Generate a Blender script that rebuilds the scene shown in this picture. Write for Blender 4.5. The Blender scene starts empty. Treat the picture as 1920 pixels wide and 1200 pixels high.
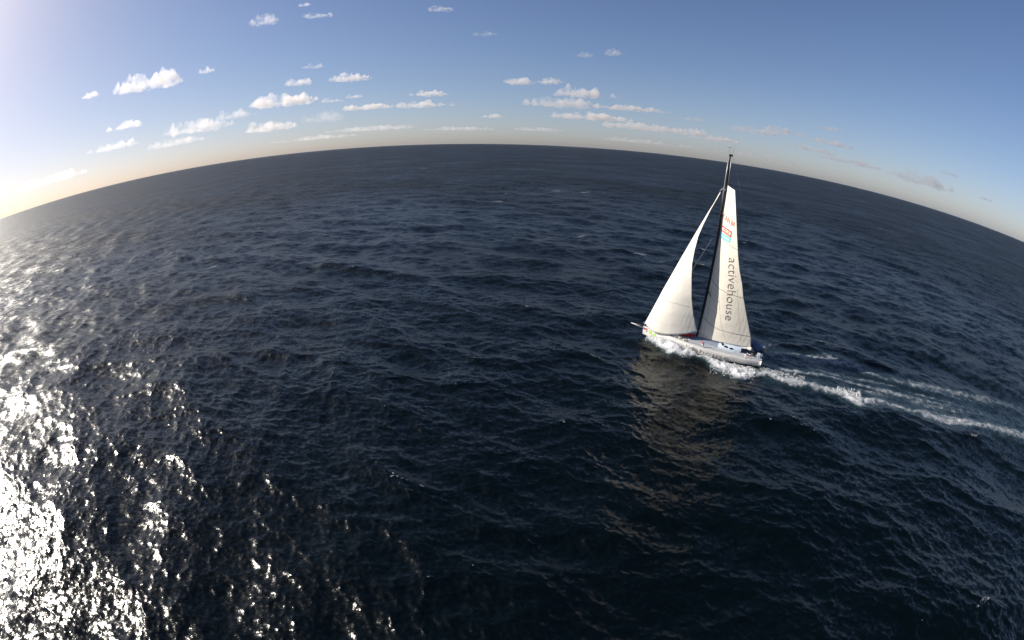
import bpy, bmesh, math, random
import numpy as np
from mathutils import Matrix, Vector

scene = bpy.context.scene
COL = scene.collection

# ---------------------------------------------------------------- camera
# a full-frame fisheye held in a helicopter 26.6 m above the sea, pitched down
CAM_H = 26.6225
cam = bpy.data.cameras.new('camera')
cam_o = bpy.data.objects.new('camera', cam)
COL.objects.link(cam_o)
cam.type = 'PANO'
cam.sensor_fit = 'HORIZONTAL'
cam.sensor_width = 36.0
cam.clip_start = 0.1
cam.clip_end = 120000.0
for tgt in (cam, getattr(cam, 'cycles', None)):
    try:
        tgt.panorama_type = 'FISHEYE_EQUISOLID'
        tgt.fisheye_lens = 16.744
        tgt.fisheye_fov = math.radians(180)
    except Exception:
        pass
CM = Matrix(((0.99971652, -0.02380922, 0.0), (0.0086464, 0.36305027, -0.93172944), (0.02218375, 0.93146531, 0.36315321)))
cam_o.matrix_world = Matrix.Translation((0, 0, CAM_H)) @ CM.to_4x4()
scene.camera = cam_o

# ---------------------------------------------------------------- sky and sun
SUN_AZ = -81.0     # degrees from the view heading, negative is left
SUN_EL = 28.0
world = bpy.data.worlds.new('World')
scene.world = world
world.use_nodes = True
wn = world.node_tree.nodes
wl = world.node_tree.links
sky = wn.new('ShaderNodeTexSky')
sky.sky_type = 'NISHITA'
sky.sun_disc = False
sky.sun_elevation = math.radians(SUN_EL)
sky.sun_rotation = math.radians(SUN_AZ)
sky.altitude = 0
sky.air_density = 0.8
sky.dust_density = 0.75
sky.ozone_density = 3.0
bg = wn['Background']
bg.inputs['Strength'].default_value = 0.086
def vmath(op, x, val):
    q = wn.new('ShaderNodeVectorMath'); q.operation = op
    wl.new(x, q.inputs[0])
    if hasattr(val, 'is_linked'): wl.new(val, q.inputs[1])
    else: q.inputs[1].default_value = val
    return q.outputs[0]
# white balance and a soft highlight shoulder, the same in every direction
wb = vmath('MULTIPLY', sky.outputs['Color'], (1.08, 1.0, 1.09))
sh = vmath('ADD', vmath('MULTIPLY', wb, (0.0522, 0.0522, 0.0522)), (1, 1, 1))
hs = wn.new('ShaderNodeHueSaturation')
hs.inputs['Saturation'].default_value = 1.05
wl.new(vmath('DIVIDE', wb, sh), hs.inputs['Color'])
wl.new(hs.outputs['Color'], bg.inputs['Color'])

sun = bpy.data.lights.new('sun', 'SUN')
sun.energy = 5.0
sun.angle = math.radians(0.53)
sun.color = (1.0, 0.93, 0.82)
sun_o = bpy.data.objects.new('sun', sun)
COL.objects.link(sun_o)
a, e = math.radians(SUN_AZ), math.radians(SUN_EL)
SUN_DIR = Vector((math.sin(a) * math.cos(e), math.cos(a) * math.cos(e), math.sin(e)))
sun_o.rotation_euler = SUN_DIR.to_track_quat('Z', 'Y').to_euler()
sun_o.location = SUN_DIR * 300

scene.view_settings.view_transform = 'Standard'
scene.view_settings.look = 'None'
scene.view_settings.exposure = 0.6
scene.view_settings.gamma = 1.0
scene.view_settings.use_curve_mapping = False
scene.render.engine = 'CYCLES'
scene.cycles.max_bounces = 8
scene.cycles.volume_bounces = 3
scene.cycles.transparent_max_bounces = 12
scene.cycles.caustics_reflective = False
scene.cycles.caustics_refractive = False

# ---------------------------------------------------------------- helpers
def nodes_of(name):
    m = bpy.data.materials.new(name)
    m.use_nodes = True
    return m, m.node_tree.nodes, m.node_tree.links

def plain(name, col, rough=0.5, metal=0.0, noise=0.0, nscale=3.0, spec=0.5):
    """a painted or cloth surface with a little blotchy wear"""
    m, n, l = nodes_of(name)
    b = n['Principled BSDF']
    b.inputs['Roughness'].default_value = rough
    b.inputs['Metallic'].default_value = metal
    b.inputs['Specular IOR Level'].default_value = spec
    if noise > 0:
        tc = n.new('ShaderNodeTexCoord')
        nz = n.new('ShaderNodeTexNoise')
        nz.inputs['Scale'].default_value = nscale
        nz.inputs['Detail'].default_value = 5
        l.new(tc.outputs['Object'], nz.inputs['Vector'])
        rp = n.new('ShaderNodeValToRGB')
        rp.color_ramp.elements[0].position = 0.3
        rp.color_ramp.elements[1].position = 0.7
        rp.color_ramp.elements[0].color = tuple(c * (1 - noise) for c in col) + (1,)
        rp.color_ramp.elements[1].color = tuple(min(1, c * (1 + noise * 0.4)) for c in col) + (1,)
        l.new(nz.outputs['Fac'], rp.inputs['Fac'])
        l.new(rp.outputs['Color'], b.inputs['Base Color'])
    else:
        b.inputs['Base Color'].default_value = tuple(col) + (1,)
    return m

def tag(o, label=None, cat=None, group=None, kind=None):
    if label: o['label'] = label
    if cat: o['category'] = cat
    if group: o['group'] = group
    if kind: o['kind'] = kind
    return o

def mesh_obj(name, verts, faces, mat, parent=None, smooth=True):
    me = bpy.data.meshes.new(name)
    me.from_pydata([tuple(v) for v in verts], [], [tuple(f) for f in faces])
    me.update()
    if smooth:
        me.polygons.foreach_set('use_smooth', [True] * len(me.polygons))
    for mm in (mat if isinstance(mat, (list, tuple)) else [mat]):
        me.materials.append(mm)
    o = bpy.data.objects.new(name, me)
    COL.objects.link(o)
    if parent is not None:
        o.parent = parent
    return o

# boat pose on the water (also used for its wake in the sea)
BOAT = dict(x=27.1882, y=58.4760, head=2.6414, heel=-0.1107, pitch=0.0094)
CH, SH = math.cos(BOAT['head']), math.sin(BOAT['head'])
# ---------------------------------------------------------------- sea
WIND = np.array([-0.52, -0.854])          # the wind blows from the boat's starboard side towards the camera

def fft_tile(L, N, lmin, lmax, Lp, spread, seed, rms=None, slope=None):
    rng = np.random.default_rng(seed)
    k1 = 2 * np.pi * np.fft.fftfreq(N, L / N)
    kx, ky = np.meshgrid(k1, k1, indexing='ij')
    k = np.hypot(kx, ky)
    k[0, 0] = 1e-6
    c = (kx * WIND[0] + ky * WIND[1]) / k
    P = np.exp(-1 / (k * Lp) ** 2) / k ** 4 * (np.abs(c) ** spread * np.where(c < 0, 0.25, 1.0) + 0.06)
    lam = 2 * np.pi / k
    def ss(x):
        x = np.clip(x, 0, 1); return x * x * (3 - 2 * x)
    band = ss((lam - lmin * 0.8) / (lmin * 0.4)) * (1 - ss((lam - lmax * 0.8) / (lmax * 0.4)))
    P *= band
    P[0, 0] = 0
    A = np.sqrt(P) * (rng.normal(size=(N, N)) + 1j * rng.normal(size=(N, N)))
    h = np.fft.ifft2(A)
    sx = np.fft.ifft2(1j * kx * A).real
    sy = np.fft.ifft2(1j * ky * A).real
    h_ = h.real
    s = rms / h_.std() if rms else slope / math.sqrt((sx ** 2 + sy ** 2).mean())
    dx = np.fft.ifft2(1j * kx / k * A).real * s
    dy = np.fft.ifft2(1j * ky / k * A).real * s
    # fold (Jacobian) shows where crests break
    jxx = np.fft.ifft2(kx * kx / k * A).real * s
    jyy = np.fft.ifft2(ky * ky / k * A).real * s
    jxy = np.fft.ifft2(kx * ky / k * A).real * s
    J = (1 - jxx) * (1 - jyy) - jxy ** 2
    return dict(L=L, N=N, h=h_ * s, dx=dx, dy=dy, J=J, slope=s * math.sqrt((sx ** 2 + sy ** 2).mean()))

def sample(t, key, X, Y):
    N, L = t['N'], t['L']
    u = (X / L * N) % N
    v = (Y / L * N) % N
    i = np.floor(u).astype(np.int32); j = np.floor(v).astype(np.int32)
    fu = u - i; fv = v - j
    i %= N; j %= N
    i2 = (i + 1) % N; j2 = (j + 1) % N
    a = t[key]
    return (a[i, j] * (1 - fu) + a[i2, j] * fu) * (1 - fv) + (a[i, j2] * (1 - fu) + a[i2, j2] * fu) * fv

def sstep(a, b, x):
    t = np.clip((x - a) / (b - a), 0, 1)
    return t * t * (3 - 2 * t)

SEA_LP = 2.6
T1 = fft_tile(613.0, 512, 14.0, 90.0, SEA_LP, 3.0, 11, rms=0.20)
T2 = fft_tile(211.0, 1024, 2.6, 14.0, SEA_LP, 2.0, 12, slope=0.105)
T3 = fft_tile(41.0, 512, 0.40, 2.6, SEA_LP, 1.2, 13, slope=0.170)
TILES = ((T1, 14.0, 1.0), (T2, 2.6, 1.15), (T3, 0.40, 1.1))

# waterline frame of the boat: u forward, v to port
def to_boat(X, Y):
    qx, qy = X - BOAT['x'], Y - BOAT['y']
    return qx * CH + qy * SH, -qx * SH + qy * CH

def noise2(x, y, seed=0, octs=4):
    """cheap value noise, 0..1"""
    out = np.zeros_like(x); amp = 0.5; tot = 0
    rng = np.random.default_rng(seed)
    tab = rng.random((256, 256))
    for o in range(octs):
        i = np.floor(x).astype(np.int64); j = np.floor(y).astype(np.int64)
        fx = x - i; fy = y - j
        fx = fx * fx * (3 - 2 * fx); fy = fy * fy * (3 - 2 * fy)
        i &= 255; j &= 255
        i2 = (i + 1) & 255; j2 = (j + 1) & 255
        out += amp * ((tab[i, j] * (1 - fx) + tab[i2, j] * fx) * (1 - fy) + (tab[i, j2] * (1 - fx) + tab[i2, j2] * fx) * fy)
        tot += amp
        amp *= 0.5
        x = x * 2.03 + 17.3; y = y * 2.03 + 9.1
    return out / tot

def polyband(u, v, pts, du=None):
    """signed distance from a polyline v(u), widths and strength interpolated along u; pts = (u, v, width, strength)"""
    p = np.array(sorted(pts))
    vc = np.interp(u, p[:, 0], p[:, 1]); w = np.interp(u, p[:, 0], p[:, 2]); s = np.interp(u, p[:, 0], p[:, 3], left=0, right=0)
    return (v - vc) / w, s

def half_beam(u):
    return np.interp(u, [-9.2, -4, -0.3, 2, 5, 7.5, 9.14], [2.36, 2.7, 2.55, 2.2, 1.4, 0.62, 0.03], left=0, right=0)

def wake_fields(X, Y):
    """foam amount, height added, wave damping round the boat"""
    u, v = to_boat(X, Y)
    foam = np.zeros_like(u); hgt = np.zeros_like(u); damp = np.ones_like(u)
    near = (u > -120) & (u < 16) & (np.abs(v) < 26)
    U, V = u[near], v[near]
    n1 = noise2(U * 0.55 + 40, V * 0.55 + 40, 1)
    n2 = noise2(U * 1.7 + 90, V * 1.7 + 20, 2)
    n3 = noise2(U * 0.10 + 7, V * 0.85 + 3, 3)
    f = np.zeros_like(U); h = np.zeros_like(U)
    Vw = V + (n1 - 0.5) * 2.2
    # bow wave peeling off the lee (port) side
    q, s = polyband(U, Vw, [(8.9, 0.35, 0.3, 0.2), (8.0, 0.75, 0.5, 0.9), (5.3, 2.6, 1.2, 1.25), (3.5, 3.2, 1.15, 1.3), (1.4, 3.1, 0.75, 1.0), (-1.1, 3.3, 0.8, 0.95), (-3.2, 4.9, 1.6, 1.25), (-6.3, 5.3, 1.9, 1.35), (-7.4, 4.7, 1.4, 1.1), (-9.5, 3.6, 0.9, 0.9),
                               (-13.5, 4.2, 1.3, 0.88), (-18.4, 3.9, 1.3, 0.80), (-22.5, 4.8, 1.9, 1.02), (-24, 5.7, 2.1, 1.02), (-27.5, 4.0, 1.4, 0.74), (-34.5, 4.6, 1.6, 0.74), (-43, 4.8, 2.0, 0.78), (-56, 5.2, 2.8, 0.74), (-80, 5.0, 5, 0.5), (-115, 6, 8, 0.0)])
    g = np.exp(-q * q) * s
    f = np.maximum(f, g)
    h += g * (0.28 + 0.3 * n2) * np.interp(U, [-60, -9, -3, 3, 7, 9], [0.35, 0.6, 0.9, 1.35, 1.1, 0.2])
    # hull edge wash
    hb = half_beam(U)
    q = (Vw - hb - 0.5) / 0.45
    g = np.exp(-q * q) * ((U < 8.6) & (U > -9.3)) * 0.55
    f = np.maximum(f, g)
    # white water piled against the lee bow
    q = (Vw - hb - 0.25) / 0.55
    g = np.exp(-q * q) * np.interp(U, [0.2, 1.6, 3, 6, 7.8, 8.6], [0, 0.9, 1.25, 1.25, 0.9, 0])
    f = np.maximum(f, g); h += g * (0.30 + 0.35 * n2)
    # starboard side wash and outer streak
    q, s = polyband(U, Vw, [(7, -1.2, 0.35, 0.5), (0, -2.9, 0.5, 0.5), (-9, -3.6, 0.7, 0.55), (-12.5, -4.6, 1.2, 0.6), (-20, -7.0, 1.7, 0.74), (-25.4, -6.0, 1.6, 0.68), (-31, -4.2, 1.3, 0.6), (-38, -4.6, 1.4, 0.66), (-55, -5.6, 2.0, 0.6), (-75, -6, 2.6, 0.35), (-110, -6, 4, 0.0)])
    f = np.maximum(f, np.exp(-q * q) * s); h += np.exp(-q * q) * s * 0.18
    # centre streaks from the two rudders
    q, s = polyband(U, V + (n1 - 0.5) * 1.0, [(-9.5, 0.9, 0.5, 0.6), (-13.6, 0.5, 0.7, 0.85), (-20, -0.7, 0.7, 0.66), (-29, -0.2, 0.8, 0.74), (-39, 0.2, 1.0, 0.62), (-50, 0.6, 1.4, 0.45), (-90, 1, 3, 0.0)])
    f = np.maximum(f, np.exp(-q * q) * s); h += np.exp(-q * q) * s * 0.10
    # milky streaks over the whole track
    inside = sstep(-8.5, -5, V) * (1 - sstep(4.0, 7.0, V)) * sstep(-100, -30, U) * (1 - sstep(-10.5, -8.5, U))
    f = np.maximum(f, inside * (0.24 + 0.38 * sstep(0.40, 0.70, n3)))
    h += np.clip(f, 0, 1) * (n2 - 0.5) * 0.5
    # smoothed water in the track and beside the hull
    d = 1 - 0.62 * inside
    hulld = np.clip(1 - np.maximum(np.abs(V) - hb, 0) / 3.5, 0, 1) * (1 - sstep(9, 13, U)) * sstep(-15, -10, U)
    d = np.minimum(d, 1 - 0.7 * hulld)
    foam[near] = f; hgt[near] = h; damp[near] = d
    # keep the surface below the bilge inside the hull
    ins = (np.abs(v) < half_beam(u) * 0.86 - 0.12) & (u > -9.0) & (u < 8.7)
    return foam, hgt, damp, ins

def build_sea():
    NA_F, NA_B = 1180, 120
    az = np.concatenate([np.linspace(math.radians(-104), math.radians(104), NA_F, endpoint=False),
                         np.linspace(math.radians(104), math.radians(256), NA_B, endpoint=False)])
    f_px = 476.0
    r = [0.4, 4.0, 8.0]
    while r[-1] < 60000:
        rr = r[-1]
        step = 0.70 * (rr * rr + CAM_H ** 2) / (CAM_H * f_px)
        if rr < 13: step *= 3
        # finer water round the boat, the far sea in rings of growing width
        if 40 < rr < 92: step = min(step, 0.30)
        r.append(rr + min(step, rr * 0.35))
    r = np.array(r)
    NR, NA = len(r), len(az)
    dr = np.gradient(r)
    Rr, Az = np.meshgrid(r, az, indexing='ij')
    sp = np.maximum(np.repeat(dr[:, None], NA, 1), Rr * np.gradient(az)[None, :] * 1.0)
    X = (Rr * np.sin(Az)).ravel(); Y = (Rr * np.cos(Az)).ravel(); sp = sp.ravel()
    foam, hgt, damp, ins = wake_fields(X, Y)
    Z = np.zeros_like(X); DX = np.zeros_like(X); DY = np.zeros_like(X); J = np.ones_like(X)
    lost = np.zeros_like(X); subp = np.zeros_like(X)
    gust = 0.50 + 1.0 * noise2(X / 55 + 200, Y / 55 + 200, 5, 3)
    for T, lmin, chop in TILES:
        w = 1 - sstep(lmin * 0.45, lmin * 1.6, sp)
        g = (gust if T is T3 else 1.0) * damp
        lost += (1 - w * w) * T['slope'] ** 2
        subp += (1 - w * w) * T['slope'] ** 2 * (0.25 if T is T3 else 1.0)
        if T is T3: subp += sstep(2.0, 6.0, sp) * T['slope'] ** 2 * 0.75
        m = w > 0
        wm = (w * (g if np.isscalar(g) else g))[m]
        Xm, Ym = X[m], Y[m]
        Z[m] += sample(T, 'h', Xm, Ym) * wm
        DX[m] += sample(T, 'dx', Xm, Ym) * wm * chop
        DY[m] += sample(T, 'dy', Xm, Ym) * wm * chop
        if T is not T3:
            J[m] += (sample(T, 'J', Xm, Ym) - 1) * wm
        else:
            J[m] += (sample(T, 'J', Xm, Ym) - 1) * wm * 0.35
    Z += hgt
    Z[ins] = -0.75
    near_j = J[(X * X + Y * Y < 350 ** 2) & (damp > 0.95)]
    j1, j2 = np.quantile(near_j, [0.011, 0.0012])
    cap = sstep(j1, j2, J) * np.clip(damp, 0.3, 1)
    print('caps', float((cap > 0.5).mean()), 'J', np.percentile(J, [0.1, 1, 5, 50]))
    co = np.stack([X + DX, Y + DY, Z], 1)
    co = np.concatenate([co, [[0, 0, 0]]])
    nv = len(co)
    ii, jj = np.meshgrid(np.arange(NR - 1), np.arange(NA), indexing='ij')
    j2 = (jj + 1) % NA
    quads = np.stack([ii * NA + jj, ii * NA + j2, (ii + 1) * NA + j2, (ii + 1) * NA + jj], -1).reshape(-1, 4)[:, ::-1]
    tri = np.stack([np.full(NA, nv - 1), (np.arange(NA) + 1) % NA, np.arange(NA)], 1)
    loops = np.concatenate([quads.ravel(), tri.ravel()]).astype(np.int32)
    starts = np.concatenate([np.arange(len(quads)) * 4, len(quads) * 4 + np.arange(NA) * 3]).astype(np.int32)
    me = bpy.data.meshes.new('sea')
    me.vertices.add(nv); me.loops.add(len(loops)); me.polygons.add(len(starts))
    me.vertices.foreach_set('co', co.astype(np.float32).ravel())
    me.loops.foreach_set('vertex_index', loops)
    me.polygons.foreach_set('loop_start', starts)
    me.polygons.foreach_set('use_smooth', np.ones(len(starts), bool))
    me.update(calc_edges=True); me.validate()
    for nm, arr in (('foam', np.append(foam, 0)), ('cap', np.append(cap, 0)), ('lost', np.append(np.sqrt(lost), 0)), ('subp', np.append(np.sqrt(subp), 0))):
        at = me.attributes.new(nm, 'FLOAT', 'POINT')
        at.data.foreach_set('value', arr.astype(np.float32))
    print('sea quads', len(quads), 'rings', NR)
    o = bpy.data.objects.new('sea', me)
    COL.objects.link(o)
    me.materials.append(sea_material())
    tag(o, 'dark blue open sea with small wind waves reaching the horizon', None, None, 'structure')
    return o

def sea_material():
    m, n, l = nodes_of('sea_water')
    b = n['Principled BSDF']
    out = n['Material Output']
    b.inputs['IOR'].default_value = 1.333
    b.inputs['Base Color'].default_value = (0.0002, 0.0016, 0.0013, 1)
    geo = n.new('ShaderNodeNewGeometry')
    def attr(nm):
        a_ = n.new('ShaderNodeAttribute'); a_.attribute_name = nm; return a_.outputs['Fac']
    def math_(op, x, y=None, clamp=False):
        q = n.new('ShaderNodeMath'); q.operation = op; q.use_clamp = clamp
        for k, val in enumerate((x, y)):
            if val is None: continue
            if isinstance(val, (int, float)): q.inputs[k].default_value = val
            else: l.new(val, q.inputs[k])
        return q.outputs[0]
    def noise(scale, detail, rough=0.55, stretch=None):
        mp = n.new('ShaderNodeMapping'); mp.vector_type = 'POINT'
        mp.inputs['Rotation'].default_value = (0, 0, math.atan2(-WIND[0], WIND[1]))
        mp.inputs['Scale'].default_value = stretch or (1, 1, 1)
        l.new(geo.outputs['Position'], mp.inputs['Vector'])
        t = n.new('ShaderNodeTexNoise')
        t.inputs['Scale'].default_value = scale; t.inputs['Detail'].default_value = detail; t.inputs['Roughness'].default_value = rough
        l.new(mp.outputs[0], t.inputs['Vector'])
        return t
    def centred(t, k):
        s = n.new('ShaderNodeVectorMath'); s.operation = 'SUBTRACT'; s.inputs[1].default_value = (0.5, 0.5, 0.5)
        l.new(t.outputs['Color'], s.inputs[0])
        f = n.new('ShaderNodeVectorMath'); f.operation = 'MULTIPLY'; f.inputs[1].default_value = (k, k, 0)
        l.new(s.outputs[0], f.inputs[0])
        return f.outputs[0]
    def vadd(x, y):
        q = n.new('ShaderNodeVectorMath'); q.operation = 'ADD'; l.new(x, q.inputs[0]); l.new(y, q.inputs[1]); return q.outputs[0]
    def vscale(x, s):
        q = n.new('ShaderNodeVectorMath'); q.operation = 'SCALE'; l.new(x, q.inputs[0])
        if isinstance(s, (int, float)): q.inputs['Scale'].default_value = s
        else: l.new(s, q.inputs['Scale'])
        return q.outputs[0]
    # slopes of the ripples and of the far waves that the mesh cannot carry, as facet normals
    far = vadd(centred(noise(0.16, 3, stretch=(0.6, 1, 1)), 3.2), centred(noise(0.7, 4, 0.65, stretch=(0.6, 1, 1)), 6.0))
    far = vadd(far, centred(noise(0.035, 3, 0.6, stretch=(0.5, 1, 1)), 0.7))
    far = vscale(far, attr('lost'))
    rip = vadd(centred(noise(2.6, 3, 0.6), 0.62), vadd(centred(noise(9.0, 2), 0.40), centred(noise(26.0, 1), 0.42)))
    nn = vadd(geo.outputs['Normal'], vadd(far, rip))
    nz = n.new('ShaderNodeVectorMath'); nz.operation = 'NORMALIZE'; l.new(nn, nz.inputs[0])
    l.new(nz.outputs[0], b.inputs['Normal'])
    gusts = math_('ADD', math_('MULTIPLY', noise(0.011, 4, 0.6).outputs['Fac'], 2.2), -0.1)
    rg = math_('SQRT', math_('ADD', math_('MULTIPLY', math_('MULTIPLY', attr('subp'), 1.05), gusts), 0.042))
    l.new(rg, b.inputs['Roughness'])
    # foam: the wake field broken up into lace, and small whitecaps on steep crests
    lace = noise(0.9, 9, 0.72)
    fine = noise(5.0, 5, 0.62)
    nsum = math_('ADD', math_('MULTIPLY', lace.outputs['Fac'], 0.62), math_('MULTIPLY', fine.outputs['Fac'], 0.38))
    fm = math_('ADD', math_('MULTIPLY', attr('foam'), 0.52), nsum)
    r1 = n.new('ShaderNodeMapRange'); r1.interpolation_type = 'SMOOTHSTEP'
    r1.inputs['From Min'].default_value = 0.72; r1.inputs['From Max'].default_value = 1.16
    l.new(fm, r1.inputs['Value'])
    # water full of fine bubbles under the foam is paler and greener
    ae = n.new('ShaderNodeMix'); ae.data_type = 'RGBA'
    ae.inputs['A'].default_value = b.inputs['Base Color'].default_value
    ae.inputs['B'].default_value = (0.030, 0.060, 0.075, 1)
    l.new(math_('MULTIPLY', attr('foam'), 0.8, clamp=True), ae.inputs['Factor'])
    l.new(ae.outputs['Result'], b.inputs['Base Color'])
    cm = math_('ADD', math_('MULTIPLY', attr('cap'), 0.37), nsum)
    r2 = n.new('ShaderNodeMapRange'); r2.interpolation_type = 'SMOOTHSTEP'
    r2.inputs['From Min'].default_value = 0.84; r2.inputs['From Max'].default_value = 1.0
    l.new(cm, r2.inputs['Value'])
    fl = n.new('ShaderNodeMapRange'); fl.interpolation_type = 'SMOOTHSTEP'
    fl.inputs['From Min'].default_value = 0.72; fl.inputs['From Max'].default_value = 0.78
    l.new(math_('ADD', math_('MULTIPLY', noise(0.22, 4, 0.6, stretch=(0.5, 1, 1)).outputs['Fac'], 0.62), math_('MULTIPLY', noise(0.03, 2).outputs['Fac'], 0.5)), fl.inputs['Value'])
    flecks = math_('MULTIPLY', fl.outputs[0], math_('MULTIPLY', attr('lost'), 2.5, clamp=True))
    tot = math_('MAXIMUM', math_('MAXIMUM', r1.outputs[0], math_('MULTIPLY', flecks, 0.7)), math_('MULTIPLY', r2.outputs[0], 0.85), clamp=True)
    fo = n.new('ShaderNodeBsdfPrincipled')
    fo.inputs['Base Color'].default_value = (0.66, 0.67, 0.69, 1); fo.inputs['Roughness'].default_value = 0.9
    fo.inputs['Specular IOR Level'].default_value = 0.1
    bp = n.new('ShaderNodeBump'); bp.inputs['Strength'].default_value = 1.0; bp.inputs['Distance'].default_value = 0.5
    l.new(nsum, bp.inputs['Height']); l.new(bp.outputs[0], fo.inputs['Normal'])
    mix = n.new('ShaderNodeMixShader')
    l.new(tot, mix.inputs[0]); l.new(b.outputs[0], mix.inputs[1]); l.new(fo.outputs[0], mix.inputs[2])
    l.new(mix.outputs[0], out.inputs['Surface'])
    return m

build_sea()

# ---------------------------------------------------------------- spray thrown up by the bow and along the lee side
def build_spray():
    rng = np.random.default_rng(77)
    ico = bmesh.new(); bmesh.ops.create_icosphere(ico, subdivisions=1, radius=1.0)
    iv = np.array([v.co[:] for v in ico.verts]); fi = np.array([[v.index for v in f.verts] for f in ico.faces]); ico.free()
    P, Rr = [], []
    def burst(n, u0, u1, v_off, spread, hmax, r0, r1, power=2.0):
        u = rng.uniform(u0, u1, n)
        v = half_beam(u) + v_off + np.abs(rng.normal(0, spread, n))
        z = 0.10 + hmax * rng.random(n) ** power * np.exp(-((v - half_beam(u) - v_off) / (spread * 1.6)) ** 2)
        P.append(np.stack([u, v, z], 1)); Rr.append(r0 + (r1 - r0) * rng.random(n) ** 3)
    burst(1800, 5.6, 8.3, 0.02, 0.40, 0.95, 0.008, 0.05)
    burst(6500, 1.0, 6.4, 0.02, 0.65, 1.25, 0.010, 0.06)
    burst(1100, -2.0, 2.0, 0.10, 0.5, 0.6, 0.010, 0.05)
    burst(2000, -8.5, -2.0, 0.9, 1.3, 0.5, 0.012, 0.07)
    burst(700, -16, -9.5, 2.2, 1.0, 0.35, 0.012, 0.06)
    burst(700, -25, -21, 3.2, 1.2, 0.5, 0.012, 0.07)
    P = np.concatenate(P); Rr = np.concatenate(Rr)
    # outside the drawn half beam (behind the stern) follow the track
    N = len(P)
    sc = rng.uniform(0.6, 1.5, (N, 1, 3)) * Rr[:, None, None]
    V = iv[None] * sc * (1 + rng.uniform(-0.25, 0.25, (N, len(iv), 1))) + P[:, None, :]
    X = BOAT['x'] + V[..., 0] * CH - V[..., 1] * SH
    Y = BOAT['y'] + V[..., 0] * SH + V[..., 1] * CH
    co = np.stack([X, Y, V[..., 2]], -1).reshape(-1, 3)
    F = (fi[None] + (np.arange(N) * len(iv))[:, None, None]).reshape(-1, 3)
    m, n, l = nodes_of('spray_water')
    b = n['Principled BSDF']
    b.inputs['Base Color'].default_value = (0.80, 0.80, 0.80, 1); b.inputs['Roughness'].default_value = 0.7
    b.inputs['Subsurface Weight'].default_value = 0.0
    o = mesh_obj('bow_spray', co, F.tolist(), m)
    tag(o, 'white spray and foam flecks thrown up along the lee side of the yacht', None, None, 'stuff')
build_spray()
# ---------------------------------------------------------------- racing yacht: sail shapes in the boat's own frame (x forward, y port, z up)
MAST_X, MAST_Z0, MAST_H, RAKE = 0.95, 1.85, 25.82, 0.0593
def mast_at(z):
    return np.array([MAST_X - math.tan(RAKE) * (z - MAST_Z0), 0.0, z])

MAIN_LEECH = np.array([[-7.202, 1.05, 2.588], [-6.839, 1.25, 4.279], [-5.562, 1.6, 7.535], [-4.658, 1.85, 9.993], [-4.187, 1.95, 11.737], [-3.529, 2.05, 13.551], [-3.052, 2.05, 15.405], [-2.493, 1.95, 18.24], [-2.034, 1.7, 20.943], [-1.607, 1.35, 23.546]])
JIB_LEECH = np.array( [[0.964, 1.35, 3.439], [1.821, 1.8, 6.197], [2.344, 2.05, 8.559], [2.702, 2.1, 11.335], [2.865, 2.0, 13.134], [2.775, 1.8, 14.925], [2.529, 1.45, 16.827], [2.03, 1.1, 18.476], [1.288, 0.6, 20.482], [0.272, 0.03, 22.733]] )
JIB_FOOT = np.array( [[8.866, 0.0, 2.272], [7.992, 0.5, 1.841], [7.133, 0.9, 1.628], [5.411, 1.5, 1.86], [3.443, 1.75, 2.371], [2.255, 1.65, 2.733], [0.964, 1.35, 3.439]] )
JIB_LUFF = np.array( [[8.866, 0.0, 2.272], [6.782, 0.1, 7.968], [4.602, 0.14, 13.34], [3.199, 0.14, 16.584], [2.457, 0.12, 18.243], [1.744, 0.1, 19.803], [1.027, 0.05, 21.269], [0.386, 0.0, 22.779]] )

def curve_at(pts, z):
    return np.stack([np.interp(z, pts[:, 2], pts[:, k]) for k in range(3)], -1)

def main_P(s, t):
    s = np.asarray(s, float); t = np.asarray(t, float)
    zl = 2.04 + t * (23.8 - 2.04)
    luff = np.stack([MAST_X - math.tan(RAKE) * (zl - MAST_Z0) - 0.22, 0 * zl, zl], -1)
    leech = curve_at(MAIN_LEECH, 2.588 + t * (23.546 - 2.588))
    P = luff + (leech - luff) * s[..., None]
    chord = np.linalg.norm(leech - luff, axis=-1)
    c = np.sin(np.pi * s ** 0.82) * 0.085 * chord * np.interp(t, [0, 0.15, 0.8, 1], [0.7, 1, 0.95, 0.5])
    P[..., 1] += c
    return P

def jib_P(s, t):
    s = np.asarray(s, float); t = np.asarray(t, float)
    tack = JIB_LUFF[0]; z0, z1 = JIB_LUFF[0, 2], JIB_LUFF[-1, 2]
    luff = curve_at(JIB_LUFF, z0 + t * (z1 - z0))
    leech = curve_at(JIB_LEECH, JIB_LEECH[0, 2] + t * (JIB_LEECH[-1, 2] - JIB_LEECH[0, 2]))
    P = luff + (leech - luff) * s[..., None]
    chord = np.linalg.norm(leech - luff, axis=-1)
    P[..., 1] += np.sin(np.pi * s ** 0.72) * 0.11 * chord
    u = (JIB_FOOT[0, 0] - JIB_FOOT[:, 0]) / (JIB_FOOT[0, 0] - JIB_FOOT[-1, 0])
    base = tack + (np.array(JIB_LEECH[0]) - tack) * s[..., None]
    dz = np.interp(s, u, JIB_FOOT[:, 2]) - base[..., 2]
    P[..., 2] += dz * np.exp(-t * 9) * (1 - t)
    return P
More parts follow.
